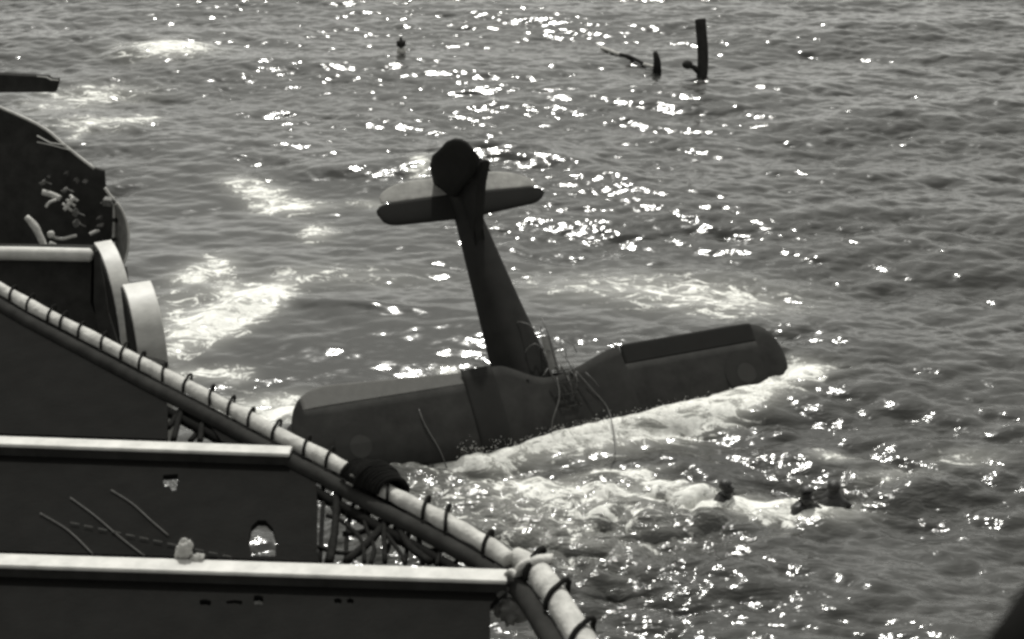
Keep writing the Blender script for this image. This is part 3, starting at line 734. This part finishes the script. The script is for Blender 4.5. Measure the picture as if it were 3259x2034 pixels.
# canvas folds hanging at the boom joint
def fold(pts, wd, label, z, m='canvas', name='canvas_fold'):
    P = catmull([onz(x,y,z+dz) for x,y,dz in pts], 6); b_ = bmesh.new(); rows = []
    for i, p in enumerate(P):
        t = (P[min(i+1,len(P)-1)]-P[max(i-1,0)]).normalized(); s = t.cross(FV).normalized(); u_ = i/(len(P)-1)
        ww = wd*(.7+.3*math.sin(u_*3.1)); rows.append([b_.verts.new(p+s*ww*f+CV*(.03*math.cos(f*5+u_*3))) for f in (-.5,-.3,-.1,.1,.3,.5)])
    for i in range(len(rows)-1):
        for j in range(5): b_.faces.new((rows[i][j], rows[i][j+1], rows[i+1][j+1], rows[i+1][j]))
    o = link(name, b_, m, None); sm = o.modifiers.new('thick', 'SOLIDIFY'); sm.thickness = .012
    return finish(o, label, 'canvas')
fold([(1760,1780,.06),(1700,1790,.08),(1660,1812,.03),(1656,1850,-.1),(1668,1900,-.25)], .085, 'pale canvas strap folded over the joint of the boom', ZG, 'canvas')
fold([(1640,1830,.02),(1622,1824,.02),(1606,1830,.01)], .05, 'small pale canvas tab at the end of the lower beam', ZG, 'canvas')
fold([(1560,1925,-.15),(1600,1880,-.1),(1640,1868,-.1),(1680,1890,-.15)], .03, 'grey strap slanting below the boom joint', ZG, 'pale_rope')
rag(1640,1945,ZG-.25,.12,.10,'bundled grey canvas hanging under the boom joint','canvas_bundle',8.1,'screen')

# ---------------------------------------------------------------- gun sponson farther along the ship's side
def quarter(t, name, px_l, px_r, py, d, r, m, yaw, drop, th=.03, lab=None):
    """rounded plate: level on top, curving down towards the viewer, then straight"""
    a = at(px_l,py,d); wd = (px_r-px_l)/FPX*d
    ax_ = Vector((math.cos(yaw), math.sin(yaw), 0)); fw = Vector((math.sin(yaw), -math.cos(yaw), 0)); wd /= math.cos(yaw)
    prof = [(-0.12,0)]+[(r*math.sin(x), -r*(1-math.cos(x))) for x in [i*math.pi/2/14 for i in range(15)]]+[(r, -r-drop)]
    b_ = bmesh.new(); rows = []
    for y_, z_ in prof: rows.append([b_.verts.new(a+fw*y_+Vector((0,0,z_))+ax_*wd*k) for k in (0,.04,.5,.96,1)])
    for i in range(len(rows)-1):
        for j in range(4): b_.faces.new((rows[i][j], rows[i][j+1], rows[i+1][j+1], rows[i+1][j]))
    o = link(name, b_, m, t); sm = o.modifiers.new('thick', 'SOLIDIFY'); sm.thickness = th; sm.offset = -1
    # cheek plate closing the curve on the outboard side
    b_ = bmesh.new(); pr = [a-ax_*.004+fw*y_+Vector((0,0,z_)) for y_, z_ in prof]
    pr += [a-ax_*.004+fw*(-.12)+Vector((0,0,-r-drop))]
    plate(b_, pr, .02, nrm=ax_); link('cheek_plate', b_, 'black', t, smooth=False)
    return o
s1 = thing('splinter_shield', at(370,1000,18.6), 'tall narrow rounded steel shield, its top lit, beside the dark gun tub', 'steel shield', 'rounded shields of the sponson')
quarter(s1,'curved_plate',308,356,790,19.0,.80,'steel',D(27),.8)
bm = bmesh.new()
for k in range(9):
    tt = D(34)
    p = at(308,790,19.0)+Vector((math.cos(D(27)),math.sin(D(27)),0))*(k/8*.209)+Vector((math.sin(D(27)),-math.cos(D(27)),0))*(.80*math.sin(tt)+.01)+Vector((0,0,-.80*(1-math.cos(tt))+.012))
    if k == 0: pts = []
    pts.append(p)
tube(bm, pts, .012, 6); link('band', bm, 'black', s1)
s2 = thing('splinter_shield', at(455,1050,17.4), 'broad rounded steel shield, pale on top, nearest the water', 'steel shield', 'rounded shields of the sponson')
quarter(s2,'curved_plate',396,478,926,17.6,.60,'steel',D(22),1.3)
# dark gun platform behind the shields
def prism(name, pts, d0, d1, m, t, label=None):
    b_ = bmesh.new(); fr = [at(x,y,d0) for x,y in pts]; k = [at(x,y,d0)+FV*0+Vector((0,d1-d0,0)) for x,y in pts]
    A = [b_.verts.new(p) for p in fr]; B = [b_.verts.new(p) for p in k]; n_ = len(pts); fs = [b_.faces.new(A), b_.faces.new(list(reversed(B)))]
    for i in range(n_): fs.append(b_.faces.new((A[i], B[i], B[(i+1)%n_], A[(i+1)%n_])))
    bmesh.ops.recalc_face_normals(b_, faces=fs); o = link(name, b_, m, t, smooth=False)
    if label: o['label'] = label
    return o
gp = thing('gun_platform', at(200,1000,18.9), 'black gun platform under the white rail, behind the boom', 'gun platform')
prism('bulkhead', [(-420,820),(292,828),(290,880),(288,965),(306,1010),(312,1120),(-420,1120)], 19.0, 19.5, 'black', gp)
prism('bulkhead', [(300,800),(312,800),(330,900),(345,1000),(385,1130),(400,1230),(330,1200),(312,1060),(298,960)], 18.3, 18.35, 'black', gp)
bm = bmesh.new(); tube(bm, [at(-420,800,18.9), at(120,808,18.9), at(285,812,18.9), at(293,812,18.9)], [.085,.085,.085,.06], 16); link('top_rail', bm, 'paint', gp)
prism('apron', [(385,1130),(412,1135),(520,1160),(525,1190),(470,1200),(400,1190)], 17.0, 17.1, 'black', gp)
# gun tub
gt = thing('gun_tub', at(230,700,22.2), 'large black gun tub with a canvas dodger, upper left', 'gun tub')
prism('tub_side', [(-420,140),(-100,300),(126,398),(215,470),(262,508),(300,536),(331,545),(334,590),(345,625),(357,650),(364,720),(362,775),(345,790),(305,796),(-420,796)], 22.2, 22.26, 'black', gt)
bm = bmesh.new(); tube(bm, catmull([at(-420,130,22.1), at(-100,296,22.1), at(120,396,22.1), at(205,462,22.1), at(258,504,22.1), at(300,536,22.1)],5), .022, 8); link('rim_rail', bm, 'paint', gt)
for q_ in ([(118,432),(160,455),(212,462)],[(118,452),(165,462),(225,478)]):
    bm = bmesh.new(); tube(bm, [at(x,y,22.05) for x,y in q_], .010, 6); link('stay', bm, 'paint', gt)
# triangular lighter gap area behind stays is open sea in the corner
bm = bmesh.new(); tube(bm, catmull([at(x,y,22.0) for x,y in ((334,598),(350,622),(363,640),(364,680),(363,720),(360,765),(350,785))],5), .024, 8); link('dodger_rail', bm, 'canvas', gt)
for x,y in ((356,643),(362,700),(360,762)):
    bm = bmesh.new(); tube(bm, [at(x-8,y,21.93), at(x+10,y,21.93)], .028, 8); link('clip', bm, 'black', gt)
# crescent canvas dodger outboard of the rail
inn = [(364,642),(366,680),(366,720),(368,770),(374,820),(384,852)]
outr = [(372,644),(390,672),(404,712),(410,755),(404,810),(388,853)]
b_ = bmesh.new(); rows = []
I_ = catmull([at(x,y,22.1) for x,y in inn],5); O_ = catmull([at(x,y,21.7) for x,y in outr],5)
for p, q_ in zip(I_, O_): rows.append([b_.verts.new(p+(q_-p)*f+Vector((0,0,-.05*math.sin(f*math.pi)))) for f in (0,.2,.4,.6,.8,1)])
for i in range(len(rows)-1):
    for j in range(5): b_.faces.new((rows[i][j], rows[i][j+1], rows[i+1][j+1], rows[i+1][j]))
o = link('canvas_dodger', b_, 'screen', gt); sm = o.modifiers.new('thick','SOLIDIFY'); sm.thickness = .015
bm = bmesh.new(); tube(bm, [p for p in O_], .018, 8); link('dodger_edge', bm, 'canvas', gt)
bm = bmesh.new(); tube(bm, [at(395,850,21.9), at(402,900,21.9), at(400,1010,21.9)], .04, 8); link('support_post', bm, 'black', gt)
# gear stowed in the tub, a little in front of its side
def blob(name, pts, w_, d, m, label, cat, n=6):
    b_ = bmesh.new(); tube(b_, catmull([at(x,y,d) for x,y in pts],4), w_, 10); return finish(link(name, b_, m, None), label, cat)
blob('hammock_roll', [(136,612),(160,618),(192,632)], [.045]*9, 21.9, 'canvas', 'pale rolled bundle at the top inside the gun tub', 'bundle')
for k in range(13):
    x = random.uniform(130, 335); y = random.uniform(560, 775); d = 21.95-random.random()*.2; w_ = random.uniform(.04,.12); h_ = random.uniform(.04,.10)
    b_ = bmesh.new(); a_ = random.uniform(-.5,.5); X_ = RV*math.cos(a_)+Vector((0,0,1))*math.sin(a_); Y_ = Vector((0,0,1))*math.cos(a_)-RV*math.sin(a_)
    box(b_, at(x,y,d), X_*w_, Vector((0,.15,0)), Y_*h_, .008)
    if k % 3 == 0: tube(b_, [at(x-6,y-9,d), at(x+14,y-15,d), at(x+34,y-6,d)], .012, 6)
    link('fitting', b_, 'black' if k % 3 else 'fit', gt, smooth=False)
def cyl_group():
    t = thing('shell_rack', at(215,650,21.8), 'rack of three pale shells tilted inside the gun tub', 'rack')
    for k in range(3):
        b_ = bmesh.new(); x0, y0 = 204+k*9, 668-k*13
        tube(b_, [at(x0,y0,21.85), at(x0+14,y0-12,21.85), at(x0+34,y0-2+4,21.8)][0:2]+[at(x0+16,y0-13,21.85)], [.030,.030,.012], 10); link('shell', b_, 'paint', t)
        b_ = bmesh.new(); tube(b_, [at(x0-4+k*2,y0-20,21.87), at(x0+26,y0+4-k*3,21.87)], .022, 8); link('rack_bar', b_, 'paint', t)
cyl_group()
blob('white_pipe', [(146,660),(158,644),(180,636)], [.022]*9, 21.85, 'paint', 'short pale pipe slanting left of the shell rack', 'pipe')
blob('gun_barrel_cover', [(84,690),(112,722),(128,755),(146,792)], [.04,.045,.05,.055,.055,.055,.05,.05,.05,.05,.045,.045,.04], 21.6, 'canvas', 'pale canvas-covered upright at the left edge of the gun tub', 'cover')
blob('curved_handrail', [(158,742),(170,755),(200,760),(232,752),(244,750)], .024, 21.8, 'paint', 'low curved pale handrail at the foot of the gun tub', 'handrail')
blob('pale_fender', [(160,736),(162,746),(164,757)], [.03,.045,.05,.05,.055,.05,.05,.045,.03], 21.7, 'paint', 'small round pale fender at the end of the curved handrail', 'fender')
blob('cleat_bar', [(286,746),(300,739),(316,732)], .026, 21.8, 'paint', 'short pale cleat on the right inside of the gun tub', 'cleat')
blob('mooring_bollard', [(160,795),(166,782),(170,772)], [.05]*9, 21.4, 'paint', 'stubby pale bollard standing above the white rail', 'bollard')
# distant platform end at the left edge
dp = thing('catwalk_end', at(150,275,27), 'small black end of a farther catwalk jutting in at the left edge', 'catwalk')
prism('deck_plate', [(-420,215),(118,244),(150,246),(160,254),(185,256),(182,270),(176,293),(-420,300)], 27, 27.15, 'black', dp)
bm = bmesh.new(); tube(bm, [at(118,243,26.9), at(148,246,26.9), at(162,254,26.9), at(186,256,26.9)], .012, 6); link('edge_strip', bm, 'paint', dp)
# blurred edge of the ship's rail close to the camera, bottom right
nr = thing('rail_cover', at(3300,1990,1.5), 'dark rounded canvas rail cover out of focus in the bottom right corner', 'rail cover')
bm = bmesh.new(); tube(bm, [at(3200,2260,1.5), at(3236,2060,1.5), at(3335,1930,1.52), at(3600,1760,1.6)], [.03,.028,.03,.05], 16)
link('cover', bm, 'tar', nr)
# spray thrown up along the waterline of the wing
bm = bmesh.new(); rs = random.Random(5)
line = [(1090,1445),(1200,1425),(1310,1395),(1400,1385),(1500,1410),(1620,1375),(1800,1345),(2000,1305),(2200,1275),(2420,1240),(2520,1205)]
for k in range(2600):
    f = rs.random()*(len(line)-1); i = int(f); f -= i; x = line[i][0]+(line[i+1][0]-line[i][0])*f+rs.gauss(0,14); y = line[i][1]+(line[i+1][1]-line[i][1])*f+rs.gauss(14,12)
    p = onz(x, y, 0); p.y -= .25; p.z = sea_z(p.x,p.y)+abs(rs.gauss(.01,.07))
    r = rs.uniform(.004,.011); q_ = [bm.verts.new(p+Vector(v)*r*rs.uniform(.7,1.3)) for v in ((1,0,0),(-1,0,0),(0,1,0),(0,-1,0),(0,0,1),(0,0,-1))]
    for a_,b_,c_ in ((0,2,4),(2,1,4),(1,3,4),(3,0,4),(2,0,5),(1,2,5),(3,1,5),(0,3,5)): bm.faces.new((q_[a_],q_[b_],q_[c_]))
finish(link('sea_spray', bm, 'spray', None), 'fine white spray thrown up along the front edge of the sinking wing', 'spray', kind='stuff')
for o in sc.objects:
    if 'org' in o: del o['org']
